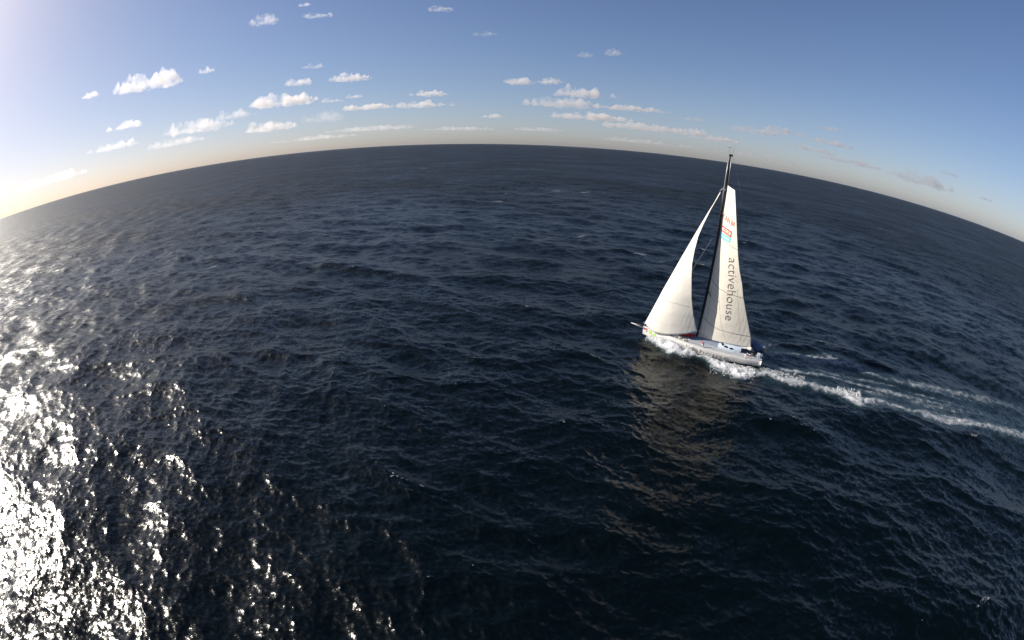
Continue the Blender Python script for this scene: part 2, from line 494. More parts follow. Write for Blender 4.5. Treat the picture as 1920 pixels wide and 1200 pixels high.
# ---------------------------------------------------------------- racing yacht: materials and helpers
M_hull = plain('hull_white_paint', (0.78, 0.755, 0.71), 0.28, noise=0.06, nscale=1.2)
M_bottom = plain('bottom_black_paint', (0.012, 0.013, 0.016), 0.4)
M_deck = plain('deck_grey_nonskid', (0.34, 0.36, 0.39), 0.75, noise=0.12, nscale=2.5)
M_cabin = plain('cabin_white_paint', (0.46, 0.52, 0.60), 0.4, noise=0.08, nscale=2.0)
M_roofshade = plain('roof_blue_shade', (0.19, 0.22, 0.29), 0.55, noise=0.1, nscale=2.0)  # blue shade on the coachroof front, put into its colour
M_glass = plain('dark_window', (0.010, 0.013, 0.018), 0.12)
M_carbon = plain('black_carbon', (0.016, 0.016, 0.018), 0.35)
M_grey = plain('grey_alloy', (0.42, 0.42, 0.43), 0.4, metal=0.4)
M_steel = plain('stainless', (0.62, 0.62, 0.63), 0.3, metal=0.8)
M_red = plain('red_cloth', (0.42, 0.025, 0.02), 0.8, noise=0.25, nscale=3)
M_redprint = plain('red_print', (0.58, 0.05, 0.03), 0.7)
M_darkprint = plain('dark_grey_print', (0.15, 0.14, 0.125), 0.7)
M_cyan = plain('cyan_print', (0.16, 0.58, 0.66), 0.7)
M_green = plain('green_print', (0.38, 0.68, 0.08), 0.6)
M_yellow = plain('pale_yellow_print', (0.80, 0.74, 0.42), 0.7)
M_logoglare = plain('logo_glare_pale', (0.84, 0.74, 0.68), 0.7)
M_white = plain('white_print', (0.82, 0.82, 0.82), 0.6)
M_bluecloth = plain('blue_cloth', (0.11, 0.15, 0.26), 0.85, noise=0.3, nscale=4)
M_navy = plain('navy_paint', (0.015, 0.025, 0.07), 0.6)
M_rudder = plain('rudder_brown', (0.09, 0.05, 0.035), 0.5)
M_seam = plain('seam_grey', (0.16, 0.14, 0.13), 0.8)
M_seamlight = plain('panel_seam_cream', (0.66, 0.61, 0.53), 0.8)
M_rope = plain('rope_cream', (0.60, 0.55, 0.42), 0.9)
M_yel = plain('yellow_plastic', (0.70, 0.62, 0.22), 0.6)
M_pink = plain('faded_pink_print', (0.62, 0.22, 0.24), 0.7)

def sail_mat(name, col, trans):
    m, n, l = nodes_of(name)
    b = n['Principled BSDF']; out = n['Material Output']
    b.inputs['Roughness'].default_value = 0.6
    b.inputs['Specular IOR Level'].default_value = 0.3
    tc = n.new('ShaderNodeTexCoord')
    mp = n.new('ShaderNodeMapping'); mp.inputs['Scale'].default_value = (0.5, 0.5, 0.16)
    l.new(tc.outputs['Object'], mp.inputs['Vector'])
    nz = n.new('ShaderNodeTexNoise'); nz.inputs['Scale'].default_value = 1.4; nz.inputs['Detail'].default_value = 6
    l.new(mp.outputs[0], nz.inputs['Vector'])
    rp = n.new('ShaderNodeValToRGB')
    rp.color_ramp.elements[0].position = 0.3; rp.color_ramp.elements[1].position = 0.7
    rp.color_ramp.elements[0].color = tuple(c * 0.93 for c in col) + (1,)
    rp.color_ramp.elements[1].color = tuple(col) + (1,)
    l.new(nz.outputs['Fac'], rp.inputs['Fac']); l.new(rp.outputs['Color'], b.inputs['Base Color'])
    bp = n.new('ShaderNodeBump'); bp.inputs['Strength'].default_value = 0.35; bp.inputs['Distance'].default_value = 0.08
    l.new(nz.outputs['Fac'], bp.inputs['Height']); l.new(bp.outputs[0], b.inputs['Normal'])
    tr = n.new('ShaderNodeBsdfTranslucent'); l.new(rp.outputs['Color'], tr.inputs['Color'])
    mx = n.new('ShaderNodeMixShader'); mx.inputs[0].default_value = trans
    l.new(b.outputs[0], mx.inputs[1]); l.new(tr.outputs[0], mx.inputs[2]); l.new(mx.outputs[0], out.inputs['Surface'])
    return m
M_jib = sail_mat('jib_cloth', (0.89, 0.855, 0.78), 0.16)
M_main = sail_mat('mainsail_cloth', (0.88, 0.825, 0.72), 0.14)

def tube_geo(pts, r, sides=8, r2=None):
    pts = [Vector(p) for p in pts]
    V, F = [], []
    n = len(pts)
    for i, p in enumerate(pts):
        d = (pts[min(i + 1, n - 1)] - pts[max(i - 1, 0)]).normalized()
        a_ = d.cross(Vector((0.3, 1, 0.2))).normalized(); b_ = d.cross(a_)
        rr = r if r2 is None else r + (r2 - r) * i / (n - 1)
        for k in range(sides):
            w = 2 * math.pi * k / sides
            V.append(p + (a_ * math.cos(w) + b_ * math.sin(w)) * rr)
    for i in range(n - 1):
        for k in range(sides):
            k2 = (k + 1) % sides
            F.append((i * sides + k, i * sides + k2, (i + 1) * sides + k2, (i + 1) * sides + k))
    F.append(tuple(range(sides))[::-1]); F.append(tuple(range((n - 1) * sides, n * sides)))
    return V, F

def tube(name, pts, r, mat, parent, sides=8, r2=None):
    V, F = tube_geo(pts, r, sides, r2)
    return mesh_obj(name, V, F, mat, parent)

def box(name, c, size, mat, parent, rot=(0, 0, 0), bevel=0.02, taper=1.0):
    bm = bmesh.new()
    bmesh.ops.create_cube(bm, size=1.0)
    for v in bm.verts:
        k = taper if v.co.z > 0 else 1.0
        v.co = Vector((v.co.x * size[0] * k, v.co.y * size[1] * k, v.co.z * size[2]))
    if bevel:
        bmesh.ops.bevel(bm, geom=bm.edges[:], offset=min(bevel, min(size) * 0.4), segments=2, affect='EDGES')
    M = Matrix.Translation(c) @ (Matrix.Rotation(rot[2], 4, 'Z') @ Matrix.Rotation(rot[1], 4, 'Y') @ Matrix.Rotation(rot[0], 4, 'X'))
    bm.transform(M)
    me = bpy.data.meshes.new(name); bm.to_mesh(me); bm.free()
    me.materials.append(mat)
    o = bpy.data.objects.new(name, me); COL.objects.link(o); o.parent = parent
    return o

def blob(name, c, r, mat, parent, scale=(1, 1, 1), jitter=0.0, seed=0, sub=2):
    bm = bmesh.new()
    bmesh.ops.create_icosphere(bm, subdivisions=sub, radius=1.0)
    rng = random.Random(seed)
    for v in bm.verts:
        v.co = Vector((v.co.x * scale[0], v.co.y * scale[1], v.co.z * scale[2])) * r * (1 + rng.uniform(-jitter, jitter)) + Vector(c)
    me = bpy.data.meshes.new(name); bm.to_mesh(me); bm.free()
    me.polygons.foreach_set('use_smooth', [True] * len(me.polygons))
    me.materials.append(mat)
    o = bpy.data.objects.new(name, me); COL.objects.link(o); o.parent = parent
    return o

# ---------------------------------------------------------------- yacht root
yacht = bpy.data.objects.new('racing_yacht', None)
COL.objects.link(yacht)
yacht.empty_display_size = 0.5
yacht.matrix_world = (Matrix.Translation((BOAT['x'], BOAT['y'], 0)) @ Matrix.Rotation(BOAT['head'], 4, 'Z')
                      @ Matrix.Rotation(-BOAT['pitch'], 4, 'Y') @ Matrix.Rotation(BOAT['heel'], 4, 'X'))
tag(yacht, 'white ocean racing yacht under cream mainsail and white headsail, cutting through the dark sea', 'sailing yacht')

def loose(o, label, cat, group=None):
    """gear that lies on the boat without being part of it"""
    o.matrix_world = yacht.matrix_world.copy()
    return tag(o, label, cat, group)

# ---------------------------------------------------------------- hull
HX = np.array([-9.14, -7, -4, -0.3, 2, 4, 5.5, 7, 8.2, 8.9, 9.14])
HB = np.array([2.36, 2.58, 2.70, 2.55, 2.20, 1.72, 1.27, 0.80, 0.38, 0.13, 0.05])   # half beam at the deck
HD = np.array([1.60, 1.61, 1.63, 1.66, 1.69, 1.71, 1.72, 1.72, 1.71, 1.69, 1.68])   # sheer
HK = np.array([0.05, -0.20, -0.42, -0.55, -0.52, -0.42, -0.30, -0.12, 0.05, 0.22, 0.35])  # bottom
def hb_(x): return np.interp(x, HX, HB)
def hd_(x): return np.interp(x, HX, HD)
def hk_(x): return np.interp(x, HX, HK)
SEC = [(0.0, 0.0), (0.38, 0.035), (0.66, 0.12), (0.83, 0.25), (0.915, 0.42), (0.955, 0.60), (0.985, 0.80), (1.0, 0.93), (0.988, 1.0)]   # (beam fraction, height fraction)
BOOT = 0.52    # height of the black bottom paint
def hull_y(x, z):
    f = (z - hk_(x)) / (hd_(x) - hk_(x))
    return hb_(x) * np.interp(f, [q[1] for q in SEC], [q[0] for q in SEC])

def build_hull():
    xs = np.concatenate([np.linspace(-9.14, 7, 40), np.linspace(7.3, 9.14, 12)])
    fr = np.linspace(0, 1, 19)
    V, F, mats = [], [], []
    cols = []
    for side in (1, -1):
        for x in xs:
            k, d = hk_(x), hd_(x)
            row = []
            for q in np.concatenate([fr ** 1.6]):
                z = k + (d - k) * q
                b = hb_(x) * np.interp(q, [p[1] for p in SEC], [p[0] for p in SEC])
                row.append(len(V)); V.append((x, side * b, z))
            cols.append(row)
    n = len(xs); m = len(fr)
    for si in range(2):
        for i in range(n - 1):
            for j in range(m - 1):
                A = cols[si * n + i]; B = cols[si * n + i + 1]
                f = (A[j], B[j], B[j + 1], A[j + 1])
                if si == 0: f = f[::-1]
                F.append(f)
                zc = sum(V[q][2] for q in f) / 4
                mats.append(1 if zc < BOOT - 0.012 * (V[A[j]][0]) else 0)
    # transom, slightly scooped
    for j in range(m - 1):
        F.append((cols[0][j], cols[0][j + 1], cols[n][j + 1], cols[n][j])); mats.append(0)
    # stem
    for j in range(m - 1):
        F.append((cols[n - 1][j + 1], cols[n - 1][j], cols[2 * n - 1][j], cols[2 * n - 1][j + 1])); mats.append(0)
    o = mesh_obj('hull', V, F, [M_hull, M_bottom], yacht)
    o.data.polygons.foreach_set('material_index', mats)
    return o
hull = build_hull()

# keel fin with bulb and the two rudders below the water
def foil(name, top, bot, chord_t, chord_b, thick, mat, parent):
    V, F = [], []
    n = 12
    for c, ch in ((top, chord_t), (bot, chord_b)):
        for k in range(n):
            w = 2 * math.pi * k / n
            V.append((c[0] + math.cos(w) * ch / 2, c[1] + math.sin(w) * thick * ch / 2, c[2]))
    for k in range(n):
        F.append((k, (k + 1) % n, n + (k + 1) % n, n + k))
    F.append(tuple(range(n))); F.append(tuple(range(n, 2 * n))[::-1])
    return mesh_obj(name, V, F, mat, parent)
kl = foil('keel', (-0.4, 0, -0.5), (-0.6, 0, -4.1), 0.9, 0.7, 0.16, M_bottom, yacht)
blob('bulb', (-0.6, 0, -4.2), 0.3, M_bottom, kl, (4.0, 1, 0.9))
for sgn in (1, -1):
    foil('rudder', (-8.75, sgn * 1.55, 0.55), (-8.9, sgn * 1.95, -1.5), 0.55, 0.34, 0.16, M_rudder, yacht)

# ---------------------------------------------------------------- deck, coachroof, cockpit
CP_X0, CP_X1, CP_Y = -9.0, -5.85, 1.45
def deck_z(x, y):
    b = np.maximum(hb_(x), 0.02)
    return hd_(x) + 0.01 + 0.13 * (1 - np.clip(np.abs(y) / b, 0, 1) ** 2) * np.clip(b / 2, 0, 1)
def build_deck():
    xs = np.unique(np.concatenate([np.linspace(-9.13, 9.1, 46), [CP_X0, CP_X1]]))
    V, F = [], []
    for x in xs:
        b = hb_(x) * 0.986
        c = min(CP_Y, b * 0.9)
        ys = np.concatenate([np.linspace(-b, -c, 5), np.linspace(-c, c, 9)[1:-1], np.linspace(c, b, 5)])
        for y in ys:
            V.append((x, y, float(deck_z(x, y))))
    m = 17
    ctr = range(4, 12)
    for i in range(len(xs) - 1):
        for j in range(m - 1):
            if j in ctr and xs[i] >= CP_X0 - 1e-6 and xs[i + 1] <= CP_X1 + 1e-6:
                continue
            F.append((i * m + j, (i + 1) * m + j, (i + 1) * m + j + 1, i * m + j + 1))
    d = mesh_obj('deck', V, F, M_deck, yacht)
    # cockpit well
    zt, zb = 1.78, 0.95
    P = [(CP_X0, -CP_Y), (CP_X1, -CP_Y), (CP_X1, CP_Y), (CP_X0, CP_Y)]
    V = [(x, y, float(deck_z(x, y))) for x, y in P] + [(x, y * 0.96, zb) for x, y in P]
    F = [(0, 1, 5, 4), (1, 2, 6, 5), (2, 3, 7, 6), (3, 0, 4, 7), (4, 5, 6, 7)]
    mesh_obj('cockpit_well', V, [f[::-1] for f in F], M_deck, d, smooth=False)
    # toe rail along both edges
    for sgn in (1, -1):
        pts = [(x, sgn * (hb_(x) * 0.972), float(hd_(x)) + 0.04) for x in np.linspace(-9.1, 8.9, 30)]
        tube('toe_rail', pts, 0.028, M_hull, d, 6)
    return d
deck = build_deck()

def sm(a_, b_, x):
    t = np.clip((x - a_) / (b_ - a_), 0, 1); return t * t * (3 - 2 * t)
def roof_half(x):
    return np.interp(x, [-5.85, -4.8, -3.3, -2.4, 0.5, 2.3], [1.62, 1.86, 1.72, 1.62, 1.25, 0.7])
def roof_z(x, y):
    w = roof_half(x)
    hgt = 0.30 * sm(2.3, -1.0, x) + 0.36 * sm(-2.3, -3.5, x)
    e = np.clip(1 - np.abs(y / w) ** 3.2, 0, 1) ** 0.55
    return deck_z(x, y) + (hgt * e) - 0.01
def build_roof():
    xs = np.linspace(-5.85, 2.3, 44); ss = np.linspace(-1, 1, 25)
    V = [(x, s * roof_half(x), float(roof_z(x, s * roof_half(x) * 0.9995))) for x in xs for s in np.sign(ss) * np.abs(ss) ** 0.7]
    m = len(ss)
    F = [(i * m + j, (i + 1) * m + j, (i + 1) * m + j + 1, i * m + j + 1) for i in range(len(xs) - 1) for j in range(m - 1)]
    o = mesh_obj('coachroof', V, F, [M_cabin, M_roofshade], yacht)
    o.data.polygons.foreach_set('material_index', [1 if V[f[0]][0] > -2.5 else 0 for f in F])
    # aft bulkhead
    r = [(V[j][0], V[j][1], V[j][2]) for j in range(m)]
    VB = r + [(p[0], p[1], 1.3) for p in r]
    FB = [(j, j + 1, m + j + 1, m + j) for j in range(m - 1)]
    mesh_obj('aft_bulkhead', VB, [f[::-1] for f in FB], M_cabin, o, smooth=False)
    return o
roof = build_roof()

def patch(name, pts, fn, mat, parent, off=0.02):
    """a flat-edged patch laid on a surface z = fn(x, y), raised a little"""
    V = []; n = len(pts)
    c = np.mean(np.array(pts), 0)
    for (x, y) in pts:
        V.append((x, y, float(fn(x, y)) + off))
    for (x, y) in pts:
        V.append((x, y, float(fn(x, y)) - 0.05))
    V.append((c[0], c[1], float(fn(c[0], c[1])) + off))
    F = [(k, (k + 1) % n, 2 * n) for k in range(n)] + [(k, n + k, n + (k + 1) % n, (k + 1) % n) for k in range(n)]
    return mesh_obj(name, V, F, mat, parent, smooth=False)
def rounded(cx, cy, lx, ly, ang):
    out = []
    for k in range(16):
        w = 2 * math.pi * k / 16
        u = math.copysign(abs(math.cos(w)) ** 0.55, math.cos(w)) * lx / 2
        v = math.copysign(abs(math.sin(w)) ** 0.55, math.sin(w)) * ly / 2
        out.append((cx + u * math.cos(ang) - v * math.sin(ang), cy + u * math.sin(ang) + v * math.cos(ang)))
    return out
for sgn in (1, -1):
    for (cx, cy, lx, ly, an) in ((-2.86, 0.62, 0.34, 0.62, 0.15), (-3.08, 1.16, 0.30, 0.52, 0.55), (-3.62, 1.50, 0.62, 0.20, -0.16), (-4.45, 1.62, 0.60, 0.18, -0.06)):
        patch('cabin_window', rounded(cx, sgn * cy, lx, ly, sgn * an), roof_z, M_glass, roof)
    patch('roof_hatch', rounded(-4.35, sgn * 0.66, 1.15, 0.26, -sgn * 0.05), roof_z, M_glass, roof)
patch('foredeck_hatch', rounded(5.1, 0.0, 0.6, 0.6, 0), deck_z, M_glass, deck)
# companionway: dark opening in the aft bulkhead with its hood
box('companionway', (-5.88, 0.55, 1.72), (0.06, 1.5, 0.78), M_glass, roof, bevel=0.03)
box('spray_hood', (-6.15, 0.1, 2.36), (0.72, 2.5, 0.09), M_cabin, roof, rot=(0, 0.06, 0), bevel=0.04)
# cockpit gear
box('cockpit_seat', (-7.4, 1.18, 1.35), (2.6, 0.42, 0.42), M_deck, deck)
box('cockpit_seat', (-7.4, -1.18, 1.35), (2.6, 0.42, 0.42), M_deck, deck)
for (x, y) in ((-6.9, 1.75), (-6.9, -1.75), (-7.7, 0.4)):
    w = tube('winch', [(x, y, float(deck_z(x, y)) - 0.02 if abs(y) > 1.45 else 1.0), (x, y, 1.95 if abs(y) > 1.45 else 1.75)], 0.16, M_carbon, yacht, 14, 0.11)
    tube('winch_drum', [(x, y, 1.95 if abs(y) > 1.45 else 1.75), (x, y, 2.03 if abs(y) > 1.45 else 1.83)], 0.14, M_steel, w, 14)
loose(blob('black_bag', (-7.75, 1.62, 1.96), 0.36, M_carbon, None, (1.0, 0.75, 0.65), 0.12, 3), 'black bag lying on the near side deck close to the stern', 'bag')
loose(blob('stacked_sail', (-8.3, -0.9, 1.85), 0.8, M_bluecloth, None, (0.8, 1.0, 0.55), 0.12, 5, 3), 'blue grey bundled sail heaped at the back of the cockpit, nearest the stern', 'sail bag')
loose(blob('stacked_sail', (-7.6, -1.5, 2.05), 0.7, M_bluecloth, None, (1.0, 0.8, 0.6), 0.12, 6, 3), 'blue grey bundled sail just behind the corner of the mainsail', 'sail bag')
box('locker', (-8.55, 1.55, 1.95), (0.55, 0.6, 0.55), M_cabin, yacht, bevel=0.06)
# red bag lashed at the mast foot
def sausage(name, a_, b_, r, mat, parent, seed):
    a_, b_ = Vector(a_), Vector(b_)
    rng = random.Random(seed)
    V, F = [], []
    n, s = 14, 12
    for i in range(n):
        t = i / (n - 1)
        c = a_.lerp(b_, t); rr = r * (math.sin(math.pi * (0.06 + 0.88 * t)) ** 0.45) * (1 + rng.uniform(-0.12, 0.12))
        for k in range(s):
            w = 2 * math.pi * k / s
            V.append((c.x + 0.05 * math.cos(w) * rr, c.y + math.cos(w) * rr * 1.25, c.z + math.sin(w) * rr * 0.9))
    for i in range(n - 1):
        for k in range(s):
            F.append((i * s + k, i * s + (k + 1) % s, (i + 1) * s + (k + 1) % s, (i + 1) * s + k))
    F.append(tuple(range(s))[::-1]); F.append(tuple(range((n - 1) * s, n * s)))
    return mesh_obj(name, V, F, mat, parent)
loose(sausage('sail_bag', (3.5, 0.75, 2.0), (1.15, 0.25, 2.15), 0.27, M_red, None, 2), 'long red sail bag on deck at the foot of the mast under the headsail', 'sail bag')
# coils of rope along the side deck
for i, (x, y) in enumerate(((5.2, 0.75), (4.6, 1.0), (3.9, 1.25), (3.2, 1.35), (2.4, 1.75))):
    rng = random.Random(40 + i)
    pts = [(x + 0.26 * math.cos(w * 0.9) + rng.uniform(-.1, .1), y + 0.16 * math.sin(w * 0.9) + rng.uniform(-.06, .06), float(deck_z(x, y)) + 0.05 + 0.012 * w) for w in np.linspace(0, 16, 30)]
    loose(tube('rope_coil', pts, 0.035, M_rope, None, 6), 'loose cream rope coil on the foredeck under the headsail, ' + ('nearest the bow', 'second from the bow', 'third from the bow', 'fourth from the bow', 'closest to the mast')[i], 'rope', 'rope coils on the foredeck')

# ---------------------------------------------------------------- bowsprit, pulpit, guard rails
bs = tube('bowsprit', [(8.3, 0, 1.80), (11.01, 0, 1.84)], 0.045, M_carbon, yacht, 10, 0.035)
for sgn in (1, -1):
    tube('bowsprit_strut', [(8.75, sgn * 0.36, 1.55), (10.98, sgn * 0.02, 1.80)], 0.034, M_white, bs, 8)
    pts = [(8.15, sgn * 0.42, 1.7), (8.35, sgn * 0.44, 2.22), (8.95, sgn * 0.22, 2.32), (9.15, 0, 2.34)]
    tube('pulpit', pts, 0.022, M_steel, yacht, 6)
    tube('pushpit', [(-8.2, sgn * 2.36, 1.62), (-8.3, sgn * 2.36, 2.3), (-9.0, sgn * 2.25, 2.3), (-9.1, sgn * 1.2, 2.3), (-9.1, sgn * 1.2, 1.6)], 0.022, M_steel, yacht, 6)
    st = []
    for x in np.linspace(-7.2, 7.2, 9):
        y = sgn * hb_(x) * 0.955
        st.append((x, y))
        tube('stanchion', [(x, y, float(hd_(x))), (x, y * 1.005, float(hd_(x)) + 0.66)], 0.016, M_steel, yacht, 6)
    for hz in (0.36, 0.65):
        pts = [(-8.25, sgn * 2.36, 1.62 + hz)] + [(x, y * 1.004, float(hd_(x)) + hz) for x, y in st] + [(8.25, sgn * 0.43, 1.7 + hz * 0.8)]
        tube('lifeline', pts, 0.009, M_steel, yacht, 5)

def cloth(name, corners, mats, parent, seed, bands=(0.0, 0.5, 1.0)):
    """a small hanging cloth with two printed bands and soft folds"""
    A, B, Cc, D = [Vector(c) for c in corners]     # top-left, top-right, bottom-right, bottom-left
    rng = random.Random(seed); ph = rng.uniform(0, 6)
    nx, ny = 8, 8
    V, F, mi = [], [], []
    nrm = (B - A).cross(D - A).normalized()
    for j in range(ny + 1):
        for i in range(nx + 1):
            u, v = i / nx, j / ny
            p = A.lerp(B, u).lerp(D.lerp(Cc, u), v) + nrm * 0.06 * v * math.sin(u * 7 + ph)
            V.append(p)
    for j in range(ny):
        for i in range(nx):
            F.append((j * (nx + 1) + i, j * (nx + 1) + i + 1, (j + 1) * (nx + 1) + i + 1, (j + 1) * (nx + 1) + i))
            mi.append(0 if j < ny * bands[1] else 1)
    o = mesh_obj(name, V, F, mats, parent)
    o.data.polygons.foreach_set('material_index', mi)
    md = o.modifiers.new('thickness', 'SOLIDIFY'); md.thickness = 0.008
    return o
cloth('banner', [(0.08, 2.42, 2.62), (-0.42, 2.44, 2.60), (-0.52, 2.42, 1.86), (-0.08, 2.42, 1.88)], [M_pink, M_white], yacht, 1)
cloth('banner', [(-6.35, 2.56, 2.2), (-6.75, 2.56, 2.18), (-6.72, 2.55, 1.66), (-6.42, 2.55, 1.68)], [M_white, M_white], yacht, 2)
cloth('banner', [(-6.8, 2.5, 2.2), (-7.6, 2.48, 2.18), (-7.5, 2.4, 1.95), (-6.85, 2.42, 1.95)], [M_pink, M_pink], yacht, 3)

# aerials at the stern
ap = tube('aerial_post', [(-9.05, 0.35, 1.5), (-9.15, 0.35, 2.6)], 0.17, M_navy, yacht, 10, 0.12)
blob('aerial_dome', (-9.17, 0.35, 2.78), 0.21, M_white, ap, (1, 1, 1.05))
wp = tube('leaning_pole', [(-9.1, 0.0, 1.7), (-9.95, -0.55, 2.75)], 0.03, M_yel, yacht, 8)
blob('pole_light', (-9.98, -0.57, 2.82), 0.13, M_white, wp, (1, 1, 1.5))

# ---------------------------------------------------------------- mast and rigging
def build_mast():
    V, F, mi = [], [], []
    zs = np.concatenate([np.linspace(1.75, 27.67, 30)])
    n = 12
    for z in zs:
        c = mast_at(z)
        k = np.interp(z, [1.75, 20, 27.67], [1, 0.9, 0.62])
        for i in range(n):
            w = 2 * math.pi * i / n
            V.append((c[0] + math.cos(w) * 0.175 * k, math.sin(w) * 0.085 * k, z))
    for i in range(len(zs) - 1):
        for k in range(n):
            F.append((i * n + k, i * n + (k + 1) % n, (i + 1) * n + (k + 1) % n, (i + 1) * n + k))
            mi.append(0)
    F.append(tuple(range((len(zs) - 1) * n, len(zs) * n))); mi.append(0)
    o = mesh_obj('mast', V, F, [M_carbon], yacht)
    return o
mast = build_mast()
def mast_pt(z, dx=0.0, dy=0.0):
    p = mast_at(z); return (p[0] + dx, p[1] + dy, p[2])
box('masthead_fitting', mast_pt(27.72, -0.1), (0.5, 0.22, 0.26), M_carbon, mast, bevel=0.04)
vane = tube('wind_vane', [mast_pt(27.85, 0.1), mast_pt(28.75, 0.25)], 0.014, M_carbon, mast, 6)
tube('vane_arm', [mast_pt(28.7, -0.15), mast_pt(28.72, 0.6)], 0.016, M_carbon, vane, 6)
tube('radio_aerial', [mast_pt(27.85, -0.3), mast_pt(29.1, -0.42)], 0.012, M_carbon, mast, 6)
tube('mast_track', [mast_pt(23.9, -0.24), mast_pt(27.4, -0.19)], 0.05, M_grey, mast, 6)
# masthead stay furled close to the spar, and the fractional forestay
tube('masthead_halyard', [mast_pt(27.3, 0.14), mast_pt(24.6, 0.22), mast_pt(22.9, 0.23), mast_pt(19.6, 0.22)], 0.06, M_grey, mast, 7)
tube('forestay', [mast_pt(23.55, 0.2), (0.40, 0.02, 22.9), (0.303, 0.0, 22.62)], 0.03, M_grey, mast, 6)
fs = mast_pt(23.55, 0.2)
tube('forestay', [(8.98, 0, 1.75), (8.86, 0.0, 2.25)], 0.035, M_grey, yacht, 6)
box('mast_fitting', mast_pt(23.2, 0.18), (0.34, 0.22, 0.4), M_grey, mast, bevel=0.03)
# staysail furled on the inner stay
tube('furled_staysail', [(5.9, 0, 1.85), (5.7, 0, 2.6), (2.876, 0, 11.87), (0.78, 0, 16.5)], 0.10, M_grey, yacht, 8, 0.07)
# spreaders, swept aft
for sgn in (1, -1):
    a_ = mast_pt(9.24); b_ = (-0.18, sgn * 1.4, 8.92)
    tube('spreader', [a_, b_], 0.085, M_carbon, mast, 8, 0.05)
    for z, l in ((16.5, 0.75), (20.0, 0.6)):
        p = mast_pt(z, -0.25, sgn * l * 0.55)
        tube('spreader', [mast_pt(z), p], 0.03, M_grey, mast, 6, 0.02)
    tube('shroud', [(-0.15, sgn * 2.45, 1.68), (-0.18, sgn * 1.4, 8.92), mast_pt(16.5, -0.25, sgn * 0.42), mast_pt(22.4, 0, sgn * 0.1)], 0.012, M_carbon, yacht, 5)
    tube('running_backstay', [(-8.6, sgn * 2.1, 1.7), mast_pt(23.4, -0.1, sgn * 0.05)], 0.012, M_carbon, yacht, 5)
tube('topmast_backstay', [(-9.05, 0, 1.7), mast_pt(27.6, -0.35)], 0.010, M_carbon, yacht, 5)
# boom with the reefed foot of the sail on it
bm_a, bm_b = mast_pt(1.98, -0.15), (-7.35, 0.95, 2.36)
boom = tube('boom', [bm_a, bm_b], 0.15, M_cabin, yacht, 10, 0.12)
tube('mainsheet', [(-6.7, 0.85, 2.3), (-8.0, 0.3, 1.1)], 0.02, M_rope, boom, 6)
tube('kicker', [mast_pt(1.9, -0.3), (-1.6, 0.3, 2.05)], 0.05, M_grey, boom, 8)
def bunt():
    V, F = [], []
    n, s = 26, 10
    rng = random.Random(8)
    for i in range(n):
        t = i / (n - 1)
        c = Vector(bm_a).lerp(Vector(bm_b), 0.60 + 0.41 * t) + Vector((0, 0.10, 0.10))
        rr = (0.10 + 0.14 * t) * (1 + 0.35 * math.sin(t * 15) * rng.random()) * (0.35 if i in (0, n - 1) else 1)
        for k in range(s):
            w = 2 * math.pi * k / s
            V.append((c.x, c.y + math.cos(w) * rr * 0.9, c.z + math.sin(w) * rr - 0.06))
    for i in range(n - 1):
        for k in range(s):
            F.append((i * s + k, i * s + (k + 1) % s, (i + 1) * s + (k + 1) % s, (i + 1) * s + k))
    F.append(tuple(range(s))[::-1]); F.append(tuple(range((n - 1) * s, n * s)))
    return mesh_obj('reefed_sail_roll', V, F, M_main, yacht)
bunt()

# ---------------------------------------------------------------- sails
def sail(name, fn, ns, nt, mat, wrinkle):
    S, T = np.meshgrid(np.linspace(0, 1, ns), np.linspace(0, 1, nt))
    P = fn(S, T)
    P[..., 1] += wrinkle * (np.sin(T * 41 + S * 9) * 0.4 + np.sin(T * 90 - S * 14 + 2) * 0.25) * np.sin(np.pi * S)
    P[..., 1] += wrinkle * 0.7 * np.sin((S * 1.0 + T * 6.0) * 46) * np.exp(-T * 7) * np.sin(np.pi * S) + wrinkle * 0.6 * np.sin((S * 2.2 - T * 3.0) * 30) * np.exp(-((S - 0.9) / 0.25) ** 2) * np.exp(-T * 3)
    V = P.reshape(-1, 3)
    F = [(j * ns + i, j * ns + i + 1, (j + 1) * ns + i + 1, (j + 1) * ns + i) for j in range(nt - 1) for i in range(ns - 1)]
    o = mesh_obj(name, V, F, mat, yacht)
    md = o.modifiers.new('thickness', 'SOLIDIFY'); md.thickness = 0.012; md.offset = 0
    return o
mainsail = sail('mainsail', main_P, 57, 120, M_main, 0.014)
headsail = sail('headsail', jib_P, 57, 120, M_jib, 0.009)

def on_sail(fn, s, t, off):
    s = np.asarray(s, float); t = np.asarray(t, float); e_ = 0.004
    P = fn(s, t)
    a_ = fn(np.clip(s + e_, 0, 1), t) - fn(np.clip(s - e_, 0, 1), t)
    b_ = fn(s, np.clip(t + e_, 0, 1)) - fn(s, np.clip(t - e_, 0, 1))
    n_ = np.cross(a_, b_); n_ /= np.linalg.norm(n_, axis=-1)[..., None]
    n_ *= np.sign(n_[..., 1:2])           # towards port
    return P + n_ * off

def strip(name, fn, pts, w, mat, parent, off=0.022, n=24):
    """a narrow band of tape along a sail, pts = (s, t)"""
    p = np.array(pts); q = np.linspace(0, 1, n)
    k = np.linspace(0, 1, len(p))
    s = np.interp(q, k, p[:, 0]); t = np.interp(q, k, p[:, 1])
    C0 = on_sail(fn, s, t, off)
    d = np.gradient(C0, axis=0); d /= np.linalg.norm(d, axis=1)[:, None]
    up = np.cross(d, np.array([0, 1.0, 0])); up /= np.linalg.norm(up, axis=1)[:, None]
    V = np.concatenate([C0 - up * w / 2, C0 + up * w / 2])
    F = [(i, i + 1, n + i + 1, n + i) for i in range(n - 1)]
    return mesh_obj(name, V, F, mat, parent)

